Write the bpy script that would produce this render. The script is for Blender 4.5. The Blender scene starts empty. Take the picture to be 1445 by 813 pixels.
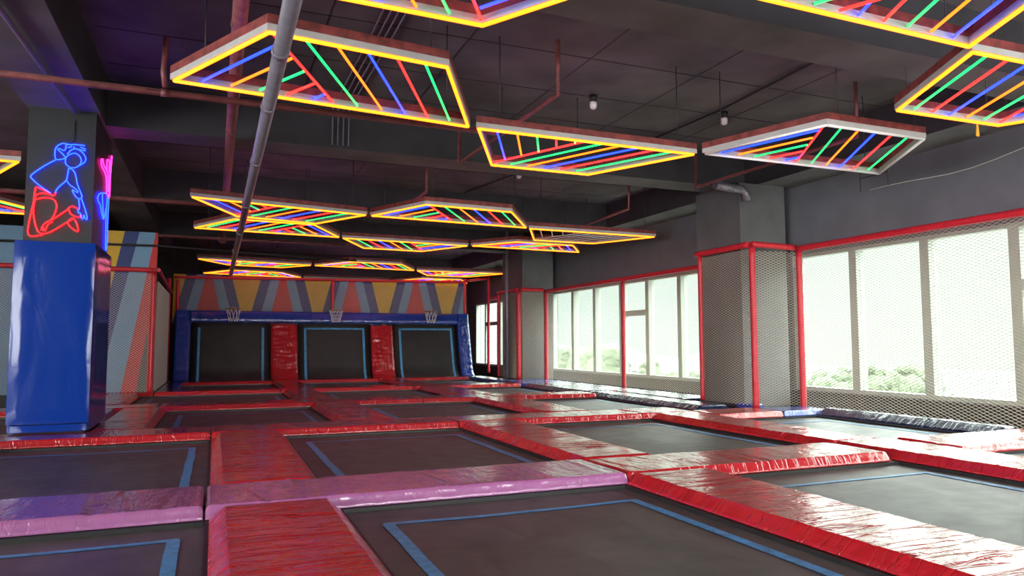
import bpy, math, random
from mathutils import Vector, Matrix, noise
random.seed(7)
C = bpy.context.scene.collection
SC = bpy.context.scene

# ------------------------------------------------------------------ materials
def new_mat(name):
    m = bpy.data.materials.new(name); m.use_nodes = True
    nt = m.node_tree; b = nt.nodes['Principled BSDF']
    return m, nt, b
def setc(b, col, rough=.5, metal=0., spec=.5):
    b.inputs['Base Color'].default_value = (*col, 1)
    b.inputs['Roughness'].default_value = rough
    b.inputs['Metallic'].default_value = metal
    b.inputs['Specular IOR Level'].default_value = spec
def coords(nt, scale=(1,1,1), rnd=True):
    tc = nt.nodes.new('ShaderNodeTexCoord'); mp = nt.nodes.new('ShaderNodeMapping')
    mp.inputs['Scale'].default_value = scale
    src = tc.outputs['Object']
    if rnd:
        oi = nt.nodes.new('ShaderNodeObjectInfo'); ml = nt.nodes.new('ShaderNodeMath'); ml.operation = 'MULTIPLY'
        ml.inputs[1].default_value = 37.; nt.links.new(oi.outputs['Random'], ml.inputs[0])
        ad = nt.nodes.new('ShaderNodeVectorMath'); ad.operation = 'ADD'
        nt.links.new(src, ad.inputs[0]); nt.links.new(ml.outputs[0], ad.inputs[1]); src = ad.outputs[0]
    nt.links.new(src, mp.inputs['Vector'])
    return mp.outputs['Vector']
def noise_n(nt, vec, scale=5, detail=3, dist=0.):
    n = nt.nodes.new('ShaderNodeTexNoise'); n.inputs['Scale'].default_value = scale
    n.inputs['Detail'].default_value = detail; n.inputs['Distortion'].default_value = dist
    nt.links.new(vec, n.inputs['Vector']); return n.outputs['Fac']
def ramp(nt, fac, a, b, ca=(0,0,0), cb=(1,1,1)):
    r = nt.nodes.new('ShaderNodeValToRGB'); e = r.color_ramp.elements
    e[0].position, e[1].position = a, b
    e[0].color, e[1].color = (*ca, 1), (*cb, 1)
    nt.links.new(fac, r.inputs['Fac']); return r.outputs['Color']
def math_n(nt, op, a, b=None):
    n = nt.nodes.new('ShaderNodeMath'); n.operation = op
    for i, v in enumerate((a, b)):
        if v is None: continue
        if isinstance(v, (int, float)): n.inputs[i].default_value = v
        else: nt.links.new(v, n.inputs[i])
    return n.outputs[0]
def bump_n(nt, b, h, dist=.01, strength=1.):
    n = nt.nodes.new('ShaderNodeBump'); n.inputs['Distance'].default_value = dist
    n.inputs['Strength'].default_value = strength
    nt.links.new(h, n.inputs['Height']); nt.links.new(n.outputs['Normal'], b.inputs['Normal'])

def plain(name, col, rough=.5, metal=0., var=.0, scale=6, bump=0.):
    m, nt, b = new_mat(name); setc(b, col, rough, metal)
    if var or bump:
        v = coords(nt); f = noise_n(nt, v, scale, 6)
        if var:
            lo = tuple(c*(1-var) for c in col); hi = tuple(min(1, c*(1+var)) for c in col)
            nt.links.new(ramp(nt, f, .3, .7, lo, hi), b.inputs['Base Color'])
        if bump: bump_n(nt, b, f, bump)
    return m
def vinyl(name, col, rough=.11, cs=1.):
    m, nt, b = new_mat(name); setc(b, col, .27, 0., .6); b.inputs['Coat Weight'].default_value = .9; b.inputs['Coat Roughness'].default_value = rough-.01
    v1 = coords(nt, (9, 1.1, 2)); f1 = noise_n(nt, v1, 1.0, 2, .6)
    ridge = math_n(nt, 'ABSOLUTE', math_n(nt, 'SUBTRACT', f1, .5))
    crease = ramp(nt, ridge, .0, .035)
    v2 = coords(nt, (34, 5, 12)); f2 = noise_n(nt, v2, 1.0, 3, .8)
    v3 = coords(nt, (5, 4, 4)); f3 = noise_n(nt, v3, 1., 3, 1.2)
    h = math_n(nt, 'ADD', math_n(nt, 'MULTIPLY', crease, .8*cs), math_n(nt, 'MULTIPLY', f2, .55))
    h = math_n(nt, 'ADD', h, math_n(nt, 'MULTIPLY', f3, 1.6))
    bump_n(nt, b, h, .0050); nt.links.new(b.inputs['Normal'].links[0].from_socket, b.inputs['Coat Normal'])
    return m
def emit(name, col, s):
    m, nt, b = new_mat(name); setc(b, tuple(min(.8, c) for c in col), .4)
    b.inputs['Emission Color'].default_value = (*col, 1); b.inputs['Emission Strength'].default_value = s
    return m
M = {}
M['red'] = vinyl('red vinyl', (.45, .010, .016))
M['lilac'] = vinyl('lilac vinyl', (.38, .125, .31), cs=.25)
M['blue'] = vinyl('blue vinyl', (.010, .045, .30))
M['navy'] = vinyl('navy vinyl', (.006, .014, .06))
def wrapmat():
    m, nt, b = new_mat('column blue vinyl'); setc(b, (.004, .036, .29), .13)
    f = noise_n(nt, coords(nt, (2.2, 2.2, .9)), 1., 3, .8); f2 = noise_n(nt, coords(nt, (6, 6, 3)), 1., 2, 1.)
    bump_n(nt, b, math_n(nt, 'ADD', f, math_n(nt, 'MULTIPLY', f2, .15)), .010); return m
M['wrap'] = wrapmat()
def bedmat():
    m, nt, b = new_mat('black woven bed'); setc(b, (.02,.02,.02), .42, 0, .35)
    f = noise_n(nt, coords(nt, (2.2, .9, 1)), 1.4, 8, 1.)
    nt.links.new(ramp(nt, f, .3, .75, (.058,.056,.050), (.105,.102,.092)), b.inputs['Base Color'])
    f3 = noise_n(nt, coords(nt, (1, 2, 1)), 3., 6, .5)
    rr = nt.nodes.new('ShaderNodeMapRange'); rr.inputs['To Min'].default_value = .36; rr.inputs['To Max'].default_value = .56
    nt.links.new(f3, rr.inputs['Value']); nt.links.new(rr.outputs[0], b.inputs['Roughness'])
    f2 = noise_n(nt, coords(nt), 220, 2); bump_n(nt, b, f2, .001, .6)
    return m
M['bed'] = bedmat()
M['bed_wall_shaded'] = plain('shaded upright woven bed', (.024,.023,.022), .5, 0, .25, 2.)  # same fabric as the floor beds, colour darkened for the missing grazing light
M['black'] = plain('black frame padding', (.012,.012,.012), .5, 0, .3)
M['tape'] = plain('sky blue tape', (.07,.30,.55), .45, 0, .25, 14)
M['concrete'] = plain('dark painted concrete', (.102,.095,.093), .7, 0, .38, 1.1, .02)
M['concrete_beam'] = plain('black painted beam', (.026,.024,.029), .7, 0, .3, 2., .01)
M['wall_grey'] = plain('charcoal wall paint', (.118,.118,.135), .65, 0, .12, 1.5, .004)
M['column_grey'] = plain('grey column paint', (.095,.092,.095), .6, 0, .15, 2., .004)
M['column_dark'] = plain('dark grey column paint', (.014,.014,.016), .55, 0, .2, 2., .004)
M['dark_wall'] = plain('dark wall paint', (.03,.028,.032), .7, 0, .2, 1.)
M['floorm'] = plain('dark floor', (.015,.015,.015), .8, 0, .2, 3)
M['frame_red'] = plain('rust red painted wood', (.20,.035,.032), .55, 0, .45, 9, .004)
M['lining'] = plain('white lining', (.44,.42,.41), .45, 0, .08, 7)
M['pipe_red'] = plain('red oxide pipe', (.20,.055,.055), .5, 0, .3, 8)
M['pipe_grey'] = plain('grey pipe', (.20,.185,.22), .38, .2, .15, 8)
M['duct'] = plain('crumpled grey duct', (.22,.20,.23), .35, .4, .25, 18, .02)
M['cable'] = plain('black cable', (.012,.012,.012), .5)
M['rod'] = plain('dark steel rod', (.05,.045,.045), .5, .4)
M['foam'] = plain('red foam sleeve', (.55,.016,.03), .42, 0, .15, 12, .006)
M['net'] = plain('cream net cord', (.50,.44,.35), .7)
M['whitenet'] = plain('white net cord', (.60,.56,.50), .7)
M['curtain'] = plain('pale fabric curtain', (.74,.69,.63), .8, 0, .05, 6)
M['win_frame'] = plain('pale window frame', (.36,.39,.34), .4, 0, .04, 4)
M['handle'] = plain('dark handle', (.03,.028,.026), .4, .6)
M['hoop'] = plain('rusty hoop metal', (.35,.20,.13), .5, .5, .3, 20)
M['hoopnet'] = plain('white hoop cord', (.62,.62,.62), .7)
M['p_yellow'] = plain('mustard paint', (.60,.37,.02), .6, 0, .08, 3)
M['p_navy'] = plain('navy paint', (.022,.042,.17), .6, 0, .1, 3)
M['p_sky'] = plain('grey blue paint', (.15,.29,.44), .6, 0, .06, 3)
M['p_red'] = plain('brick red paint', (.52,.022,.022), .6, 0, .08, 3)
M['p_dark'] = plain('dark green grey paint', (.05,.075,.065), .6, 0, .1, 3)
M['white_plastic'] = plain('white plastic', (.8,.77,.75), .35)
M['led_y'] = emit('yellow light tube', (1., .19, .006), 3.6)
M['led_o'] = emit('amber light tube', (1., .135, .004), 3.2)
M['led_b'] = emit('blue light tube', (.006, .02, 1.), 8.)
M['led_g'] = emit('green light tube', (.008, .70, .14), 2.)
M['led_r'] = emit('red light tube', (1., .014, .012), 5.)
M['led_off'] = M['white_plastic']
M['neon_b'] = emit('blue neon', (.0025, .012, 1.), 25.)
M['neon_r'] = emit('red neon', (1., .004, .006), 9.)
M['neon_p'] = emit('pink neon', (1., .014, .34), 8.)
M['tree'] = plain('hazy foliage', (.085,.11,.068), .9, 0, .25, 3.)
M['trunk'] = plain('hazy bark', (.08,.07,.05), .9)
M['hill'] = plain('hazy hill', (.10,.12,.117), .95, 0, .06, .1)
M['ground_out'] = plain('hazy ground', (.075,.088,.078), .9, 0, .06, .2)
def glass():
    m, nt, b = new_mat('window glass'); nt.nodes.remove(b)
    out = [n for n in nt.nodes if n.type == 'OUTPUT_MATERIAL'][0]
    t = nt.nodes.new('ShaderNodeBsdfTransparent'); t.inputs[0].default_value = (.93,.98,.95,1)
    g = nt.nodes.new('ShaderNodeBsdfGlossy'); g.inputs['Roughness'].default_value = .02
    lw = nt.nodes.new('ShaderNodeLayerWeight'); lw.inputs['Blend'].default_value = .5
    pw = math_n(nt, 'POWER', lw.outputs['Facing'], 5.); fr_o = math_n(nt, 'ADD', math_n(nt, 'MULTIPLY', pw, .35), .03)
    mx = nt.nodes.new('ShaderNodeMixShader')
    nt.links.new(fr_o, mx.inputs[0]); nt.links.new(t.outputs[0], mx.inputs[1]); nt.links.new(g.outputs[0], mx.inputs[2])
    nt.links.new(mx.outputs[0], out.inputs['Surface']); return m
M['glass'] = glass()

# ------------------------------------------------------------------ mesh building
class MB:
    def __init__(s): s.v = []; s.f = []; s.mi = []; s.cur = 0; s.sm = []
    def add(s, vs, fs, smooth=False):
        o = len(s.v); s.v += [tuple(v) for v in vs]
        for f in fs: s.f.append([i+o for i in f]); s.mi.append(s.cur); s.sm.append(smooth)
    def box(s, x0, x1, y0, y1, z0, z1):
        vs = [(x,y,z) for z in (z0,z1) for y in (y0,y1) for x in (x0,x1)]
        s.add(vs, [(0,2,3,1),(4,5,7,6),(0,1,5,4),(2,6,7,3),(0,4,6,2),(1,3,7,5)])
    def tube(s, pts, r, n=8, closed=False, cap=True):
        pts = [Vector(p) for p in pts]
        k = len(pts); vs = []; up = None
        for i, p in enumerate(pts):
            if closed: t = pts[(i+1)%k]-pts[i-1]
            else: t = pts[min(i+1,k-1)]-pts[max(i-1,0)]
            t.normalize()
            if up is None:
                up = Vector((0,0,1)) if abs(t.z) < .9 else Vector((1,0,0))
            a = up - t*up.dot(t)
            if a.length < 1e-4: a = Vector((1,0,0)) if abs(t.x) < .9 else Vector((0,1,0)); a = a - t*a.dot(t)
            a.normalize(); up = a; b = t.cross(a)
            rr = r[i] if isinstance(r, (list, tuple)) else r
            for j in range(n):
                w = 2*math.pi*(j+.5)/n
                vs.append(p + a*(rr*math.cos(w)) + b*(rr*math.sin(w)))
        fs = []
        for i in range(k if closed else k-1):
            for j in range(n):
                i2 = (i+1) % k
                fs.append((i*n+j, i*n+(j+1)%n, i2*n+(j+1)%n, i2*n+j))
        s.add(vs, fs, n > 4)
        if cap and not closed:
            o = len(s.v)-k*n
            s.f.append([o+j for j in range(n)][::-1]); s.mi.append(s.cur); s.sm.append(False)
            s.f.append([o+(k-1)*n+j for j in range(n)]); s.mi.append(s.cur); s.sm.append(False)
    def prism(s, poly, axis, a, b):
        # polygon (two coords) extruded along axis between a and b
        n = len(poly)
        def P(u, w, t):
            return (t,u,w) if axis == 0 else (u,t,w) if axis == 1 else (u,w,t)
        vs = [P(u,w,a) for u,w in poly] + [P(u,w,b) for u,w in poly]
        s.add(vs, [list(range(n))[::-1], list(range(n,2*n))] + [(i,(i+1)%n,n+(i+1)%n,n+i) for i in range(n)])
    def build(s, name, mats, parent=None, loc=None, rz=None):
        me = bpy.data.meshes.new(name)
        L = Vector(loc) if loc is not None else Vector((0,0,0))
        me.from_pydata([tuple(Vector(v)-L) if loc is not None and rz is None else v for v in s.v], [], s.f)
        if not isinstance(mats, (list, tuple)): mats = [mats]
        for m in mats: me.materials.append(m)
        me.polygons.foreach_set('material_index', s.mi)
        me.polygons.foreach_set('use_smooth', s.sm)
        me.update()
        o = bpy.data.objects.new(name, me); C.objects.link(o)
        o.location = L
        if rz is not None: o.rotation_euler.z = rz
        if parent is not None:
            o.parent = parent
            if loc is not None and rz is None: o.location = L - Vector(parent.location)
        return o
def fixn(o):
    import bmesh
    bm = bmesh.new(); bm.from_mesh(o.data); bmesh.ops.recalc_face_normals(bm, faces=bm.faces); bm.to_mesh(o.data); bm.free()
def tag(o, label, cat, group=None):
    o['label'] = label; o['category'] = cat; o['kind'] = 'thing'
    if group: o['group'] = group
    return o
def thing(name, loc, label, cat, group=None, rz=0.):
    o = bpy.data.objects.new(name, None); C.objects.link(o); o.location = loc; o.rotation_euler.z = rz
    o.empty_display_size = .1
    return tag(o, label, cat, group)
def struct(name, mb, m, parent=None):
    o = mb.build(name, m, parent); fixn(o)
    if parent is None: o['kind'] = 'structure'
    return o
def sub(parent, name, mb, m, label=None):
    """child mesh; mb coordinates are world coordinates"""
    loc = Vector((0,0,0)); q = parent
    while q is not None: loc += Vector(q.location); q = q.parent
    mb.v = [tuple(Vector(v)-loc) for v in mb.v]
    o = mb.build(name, m); o.parent = parent; fixn(o)
    if label: o['label'] = label
    return o

# ------------------------------------------------------------------ room shell
XW = 11.3; YB = 33.; YF = -5.; XL = -13.; ZC = 5.2; ZF = -.3
b = MB(); b.box(XL, XW+.3, YF, YB, ZF-.2, ZF); struct('floor', b, M['floorm'])
b = MB(); b.box(XL-.2, XW+.3, YF-.2, YB+.2, ZC, ZC+.2); struct('ceiling', b, M['concrete'])
b = MB(); b.box(XL-.2, XL, YF, -4., ZF, ZC); b.box(XL-.2, XL, 9., YB, ZF, ZC)
b.box(XL-.2, XL, -4., 9., ZF, .2); b.box(XL-.2, XL, -4., 9., 4., ZC); struct('wall_left', b, M['dark_wall'])
b = MB()
for i in range(9): b.box(XL-.2, XL, -4.+1.6125*i, -3.9+1.6125*i, .2, 4.)
b.box(XL-.2, XL, -4., 9., .2, .28); b.box(XL-.2, XL, -4., 9., 3.92, 4.)
struct('added_window_left', b, M['win_frame'])  # added out of view: opening that lets fill light in from the left
b = MB(); b.box(XL-.2, XW+.3, YB, YB+.2, ZF, ZC); struct('wall_back', b, M['dark_wall'])
b = MB(); b.box(XL-.2, XW+.3, YF-.2, YF, 3.9, ZC); b.box(XL-.2, XW+.3, YF-.2, YF, ZF, .2)
b.box(XL-.2, -12.5, YF-.2, YF, .2, 3.9); b.box(-7., .6, YF-.2, YF, .2, 3.9); b.box(10.6, XW+.3, YF-.2, YF, .2, 3.9); struct('wall_front', b, M['dark_wall'])
b = MB()
for i in range(7): b.box(.6+1.65*i, .7+1.65*i, YF-.2, YF, .2, 3.9)
for i in range(4): b.box(-12.5+1.8*i, -12.4+1.8*i, YF-.2, YF, .2, 3.9)
b.box(-12.5, -7., YF-.2, YF, .2, .28); b.box(-12.5, -7., YF-.2, YF, 3.82, 3.9)
b.box(.6, 10.6, YF-.2, YF, .2, .28); b.box(.6, 10.6, YF-.2, YF, 3.82, 3.9)
struct('added_window_front', b, M['win_frame'])  # added openings behind the camera, there to bring in fill light
BAYS = [(-4.2, 11.95), (13.4, 23.95), (25.3, 32.2)]
WZ0, WZ1 = .24, 3.04
b = MB()
b.box(XW, XW+.3, YF, YB, WZ1, ZC); b.box(XW, XW+.3, YF, YB, ZF, WZ0)
ys = [YF] + [v for bay in BAYS for v in bay] + [YB]
for i in range(0, len(ys), 2): b.box(XW, XW+.3, ys[i], ys[i+1], WZ0, WZ1)
struct('wall_right', b, M['wall_grey'])
b = MB(); b.box(XW-.03, XW-.002, YF, YB, ZF, WZ0-.02); struct('baseboard_right', b, M['black'])
# beams under the slab
def beam(n, x0, x1, y0, y1, z0):
    b = MB(); b.box(x0, x1, y0, y1, z0, ZC); o = struct(n, b, [M['concrete_beam'], M['concrete']])
    for f in o.data.polygons:
        if f.center.z < z0+.01: f.material_index = 1   # underside lightened in colour, standing in for window light from below
beam('beam_1', -1.6, 10.4, 5.75, 6.4, 4.5)
beam('beam_2', -1.6, 10.4, 12.3, 13.0, 4.5)
beam('beam_3', -1.6, 10.4, 18.2, 18.7, 4.55)
beam('beam_4', -1.6, 10.4, 24.0, 24.7, 4.5)
beam('beam_5', -2.5, -1.6, YF, YB, 4.5)
beam('beam_6', 10.4, XW, YF, YB, 4.5)
# slab board joints: thin dark seams cast in the ceiling
b = MB()
for y in (7.4, 8.8, 10.2, 11.5, 14.3, 15.8, 17.2): b.box(-1.5, 10.3, y-.008, y+.008, ZC-.006, ZC)
for x in (1.2, 3.0, 4.8, 6.6, 8.4): b.box(x-.008, x+.008, 6.4, 18.2, ZC-.006, ZC)
struct('ceiling_trim', b, M['cable'])
# concrete columns
def column(n, x0, x1, y0, y1, z1=4.5, m='column_grey'):
    b = MB(); b.box(x0, x1, y0, y1, ZF, z1); struct(n, b, M[m])
column('column_1', -2.46, -1.64, 11.66, 13.25, m='column_dark')
column('column_2', 9.92, 11.1, 11.9, 13.35)
column('column_3', 9.92, 11.1, 23.3, 25.2)
column('column_4', -1.32, -.95, 27.5, 27.9, 3.3)

# windows ----------------------------------------------------------
def window(n, y0, y1, mull, transoms, x=XW):
    fx0, fx1 = x+.02, x+.22
    b = MB()
    b.box(fx0, fx1, y0, y1, WZ0, WZ0+.07); b.box(fx0, fx1, y0, y1, WZ1-.07, WZ1)
    b.box(fx0, fx1, y0, y0+.1, WZ0+.07, WZ1-.07); b.box(fx0, fx1, y1-.1, y1, WZ0+.07, WZ1-.07)
    root = struct(n, b, M['win_frame'])
    for y in mull:
        b = MB(); b.box(fx0, fx1, y-.085, y+.085, WZ0+.07, WZ1-.07)
        o = b.build('mullion', M['win_frame'], root); fixn(o)
    for (ya, yb) in transoms:
        b = MB(); b.box(fx0, fx1, ya, yb, 2.0, 2.16); o = b.build('transom', M['win_frame'], root); fixn(o)
        b = MB(); b.tube([(fx0-.01, ya+.72, .38), (fx0-.06, ya+.66, .38), (fx0-.06, ya+.5, .40), (fx0-.03, ya+.42, .37)], .014)
        o = b.build('window_handle', M['handle'], root)
    edges = [y0+.1] + sorted(mull) + [y1-.1]
    for i in range(len(edges)-1):
        a = edges[i] + (.085 if i else 0); c = edges[i+1] - (.085 if i < len(edges)-2 else 0)
        b = MB(); b.box(x+.11, x+.12, a, c, WZ0+.07, WZ1-.07)
        o = b.build('pane', M['glass'], root)
    return root
window('window_1', *BAYS[0], [10.4, 8.87, 7.34, 5.8, 4.25, 2.7, 1.15, -.4], [(5.885, 7.255)])
window('window_2', *BAYS[1], [22.24, 20.7, 19.05, 17.6, 16.06, 14.55], [(17.685, 18.965)])
window('window_3', *BAYS[2], [30.9, 29.35, 27.9, 26.5], [(29.435, 30.815)])

# ------------------------------------------------------------------ pads
PADS = 'vinyl safety pads between the trampolines'
def pad(x0, x1, y0, y1, axis, mat, label, bev=None, h=.1, z=0., group=PADS, bev2=None):
    """soft pad; axis = direction of its run. bev = width of the sloped side"""
    g = .004
    x0 += g; x1 -= g; y0 += g; y1 -= g
    L, W = (x1-x0, y1-y0) if axis == 'x' else (y1-y0, x1-x0)
    if bev is None: bev = .035 if axis == 'x' else .10
    bev2 = bev if bev2 is None else bev2
    near = y0 < 8
    nu = max(6, int(L/(.028 if near else .05)))
    us = [-L/2, -L/2+.010, -L/2+.035] + [-L/2+.035+(L-.07)*(i+1)/nu for i in range(nu-1)] + [L/2-.035, L/2-.010, L/2]
    drop = [.03, .010, .0]
    side1 = [(-W/2, -h), (-W/2-.004, -h+.012), (-W/2+bev*.25, -.72*h), (-W/2+bev*.6, -.36*h+.004), (-W/2+bev-.006, -.008), (-W/2+bev+.004, -.001)]
    side2 = [(W/2-bev2-.004, -.001), (W/2-bev2+.006, -.008), (W/2-bev2*.6, -.36*h+.004), (W/2-bev2*.25, -.72*h), (W/2+.004, -h+.012), (W/2, -h)]
    a, c = side1[-1][0], side2[0][0]
    top = [side1[-1]] + [(a+(c-a)*i/10, .0) for i in range(1, 10)] + [side2[0]]
    seed = random.uniform(0, 100)
    creases = [(random.uniform(-L/2, L/2), random.uniform(.012,.028), random.uniform(-.8,.8), random.choice((-1,-1,1))*random.uniform(.003,.010), random.uniform(-.4,.4)*W, random.uniform(.2,.7)*W) for _ in range(int(L*6))]
    def point(u, v, zz, e, sd):
        k = (zz+h)/h; dz = -(drop[e] if e < 3 else 0.)*k; dv = 0.
        if e >= 2 and k > .15:
            dz += .006*noise.noise((u*3.2+seed, v*1.1, seed)) + .0018*noise.noise((u*13+seed, v*2.2, 3.))
            if sd: dv += sd*(.009*noise.noise((u*11+seed, zz*7, 4.)) + .007*noise.noise((u*21+seed, zz*9, 9.)))*min(1, 4*k*(1-k)+.15)
            for cu, cw, sl, ca, cv, cl_ in creases:
                q = (u - cu - sl*v*.3)/cw
                if abs(q) < 2.5: dz += ca*math.exp(-q*q-((v-cv)/cl_)**2)
            dz *= min(1, k)
        return (u, v+dv, zz+dz)
    b = MB(); N = len(us)
    for prof, sd in ((side1, -1), (top, 0), (side2, 1), ([side2[-1], side1[0]], 0)):
        n = len(prof)
        vs = [point(u, v, zz, min(i, N-1-i), sd) for i, u in enumerate(us) for v, zz in prof]
        b.add(vs, [(i*n+j, (i+1)*n+j, (i+1)*n+j+1, i*n+j+1) for i in range(N-1) for j in range(n-1)], True)
    full = side1[:-1] + top + side2[1:]
    for i in (0, N-1): b.add([point(us[i], v, zz, 0, 0) for v, zz in full], [list(range(len(full)))[::(1 if i == 0 else -1)]])
    me_o = b.build('safety_pad', mat)
    me_o.location = ((x0+x1)/2, (y0+y1)/2, z)
    if axis == 'y': me_o.rotation_euler.z = math.pi/2
    return tag(me_o, label, 'pad', group)
R, LI, BL, NV = M['red'], M['lilac'], M['blue'], M['navy']
r1 = (5.95, 6.88); r2 = (10.85, 11.72); r3 = (15.65, 16.55); r4 = (20.35, 21.25); r5 = (25.15, 26.0)
# first cross row
pad(-4.3, -.04, *r1, 'x', LI, 'left lilac vinyl pad of the front cross row, ending in a crumpled seam')
pad(-.03, 3.6, *r1, 'x', LI, 'long lilac vinyl pad lying behind the big foreground trampoline')
pad(3.61, 6.95, *r1, 'x', R, 'red cross pad that continues the lilac row to the right, magenta glint on its edge', bev=.06)
pad(8.1, 10.5, *r1, 'x', R, 'red cross pad at the right picture edge near the navy window pads')
# pads running away from the camera, front half
pad(0., .95, 1.6, 5.94, 'y', R, 'wide wrinkled red pad in the foreground, in front of the lilac pads')
pad(0., .95, 6.89, 10.84, 'y', R, 'wide wrinkled red pad right behind the lilac seam, leading to the second cross row')
pad(3.57, 4.55, 1.4, 5.94, 'y', R, 'red pad along the right side of the big foreground trampoline, with white glare')
pad(3.57, 4.55, 6.89, 10.84, 'y', R, 'red pad behind the right end of the lilac pad, leading to the second cross row')
pad(7.05, 8.05, 1.4, 6.92, 'y', R, 'red pad beside the far right foreground trampoline, pale with window glare')
pad(7.05, 7.96, 6.94, 10.84, 'y', R, 'glaring red pad running up to the netted column by the windows')
pad(-3.55, -2.6, 6.89, 10.84, 'y', R, 'red pad at the left picture edge in front of the blue wrapped column')
# second cross row
pad(-4.6, -.01, *r2, 'x', R, 'red cross pad directly in front of the blue wrapped column')
pad(0., 3.55, *r2, 'x', R, 'red cross pad behind the middle trampoline, in the second row')
pad(3.56, 6.86, *r2, 'x', R, 'red cross pad of the second row, ending at a seam left of the netted column')
pad(6.87, 7.96, 10.86, 11.75, 'x', R, 'short glaring red pad piece at a pad crossing left of the netted column')
pad(7.98, 9.36, 10.2, 11.05, 'x', R, 'short pinkish red pad right in front of the netted column')
pad(9.37, 10.5, 10.2, 10.93, 'x', BL, 'small bright blue pad in front of the netted column near the windows', group='blue floor pads')
# lanes between second and third row
pad(-1.65, -.82, 11.74, 15.64, 'y', R, 'dark wrinkled red pad at the right foot of the blue wrapped column')
pad(1.88, 2.82, 11.74, 15.64, 'y', R, 'red lane pad behind the second cross row, left of the middle of the hall')
pad(5.42, 6.42, 11.76, 15.64, 'y', R, 'red lane pad behind the second cross row, towards the windows')
pad(-4.4, -.97, *r3, 'x', R, 'red cross pad behind the blue wrapped column, in the third row')
pad(-.95, 1.98, *r3, 'x', R, 'third row red cross pad right of the blue column, with orange reflections')
pad(1.99, 2.79, *r3, 'x', R, 'square red pad at the third row crossing in the middle of the hall')
pad(2.80, 4.28, *r3, 'x', R, 'third row red cross pad left of the seam in the middle of the hall')
pad(4.29, 6.0, *r3, 'x', R, 'red cross pad of the third row right of the seam, below the far window bay')
pad(6.01, 8.6, *r3, 'x', R, 'red cross pad of the third row ending at the navy pads under the windows')
# lanes third to fourth, fourth to fifth
pad(-2.45, -1.65, 16.57, 20.34, 'y', R, 'red lane pad at the foot of the striped left mural')
pad(1.72, 2.6, 16.57, 20.34, 'y', R, 'red lane pad behind the third row, left of the middle')
pad(5.40, 6.40, 16.57, 20.34, 'y', R, 'red lane pad behind the third row, nearer the windows')
pad(-4.3, -1.38, 20.35, 20.72, 'x', R, 'short red cross pad at the base of the netted striped mural')
pad(-1.36, 1.66, *r4, 'x', R, 'red cross pad of the fourth row in front of the left wall trampoline')
pad(1.67, 5.3, *r4, 'x', R, 'red cross pad of the fourth row in front of the middle wall trampoline')
pad(5.31, 8.6, *r4, 'x', R, 'red cross pad of the fourth row in front of the far netted column')
pad(1.80, 2.68, 21.27, 25.14, 'y', R, 'red lane pad leading to the left red upright of the trampoline wall')
pad(5.32, 6.15, 21.27, 25.14, 'y', R, 'red lane pad leading to the right red upright of the trampoline wall')
pad(-.9, 1.79, *r5, 'x', R, 'last red cross pad at the foot of the left wall trampoline')
pad(1.80, 5.3, *r5, 'x', R, 'last red cross pad at the foot of the middle wall trampoline')
pad(5.31, 8.6, *r5, 'x', R, 'last red cross pad at the foot of the right wall trampoline')
# blue pads at the window edge and left edge
NVG = 'blue floor pads'
pad(10.08, 10.53, 6.9, 10.18, 'y', NV, 'long shiny navy pad under the near windows, along the near net', h=.13, z=.03, bev=.08, bev2=.17, group=NVG)
pad(10.08, 10.53, 1.5, 5.94, 'y', NV, 'navy window pad nearest the camera at the right picture edge', h=.13, z=.03, bev=.08, bev2=.17, group=NVG)
pad(8.62, 9.45, 11.78, 16.4, 'y', NV, 'navy pad with white glare behind the netted column, inner strip', bev=.1, bev2=.16, group=NVG)
pad(9.46, 10.52, 13.4, 16.4, 'y', NV, 'navy pad lying against the far window net just behind the near column', bev=.05, group=NVG)
pad(8.62, 10.52, 16.57, 20.34, 'y', NV, 'wide navy pad under the far window bay, beyond a red patch', bev=.1, bev2=.2, group=NVG)
pad(9.46, 10.3, 16.42, 16.56, 'x', R, 'small red patch pad between the navy pads under the far windows', h=.08)
pad(8.62, 10.52, 20.36, 22.7, 'y', BL, 'blue pad in front of the far netted column', bev=.1, group=NVG)
pad(8.62, 9.38, 22.72, 26.0, 'y', NV, 'blue pad left of the far netted column, at the end of the hall', bev=.1, group=NVG)
pad(-1.38, -.86, 21.27, 25.14, 'y', BL, 'blue floor pad along the pale curtain at the left of the trampoline wall', bev=.05, group=NVG)
pad(-2.5, -1.66, 13.5, 15.6, 'y', BL, 'small blue floor pad behind the blue wrapped column', bev=.05, group=NVG)
pad(9.62, 9.9, 11.32, 11.8, 'y', BL, 'small blue block pad inside the net at the near column', h=.1, bev=.03, group=NVG, z=.03)

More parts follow.
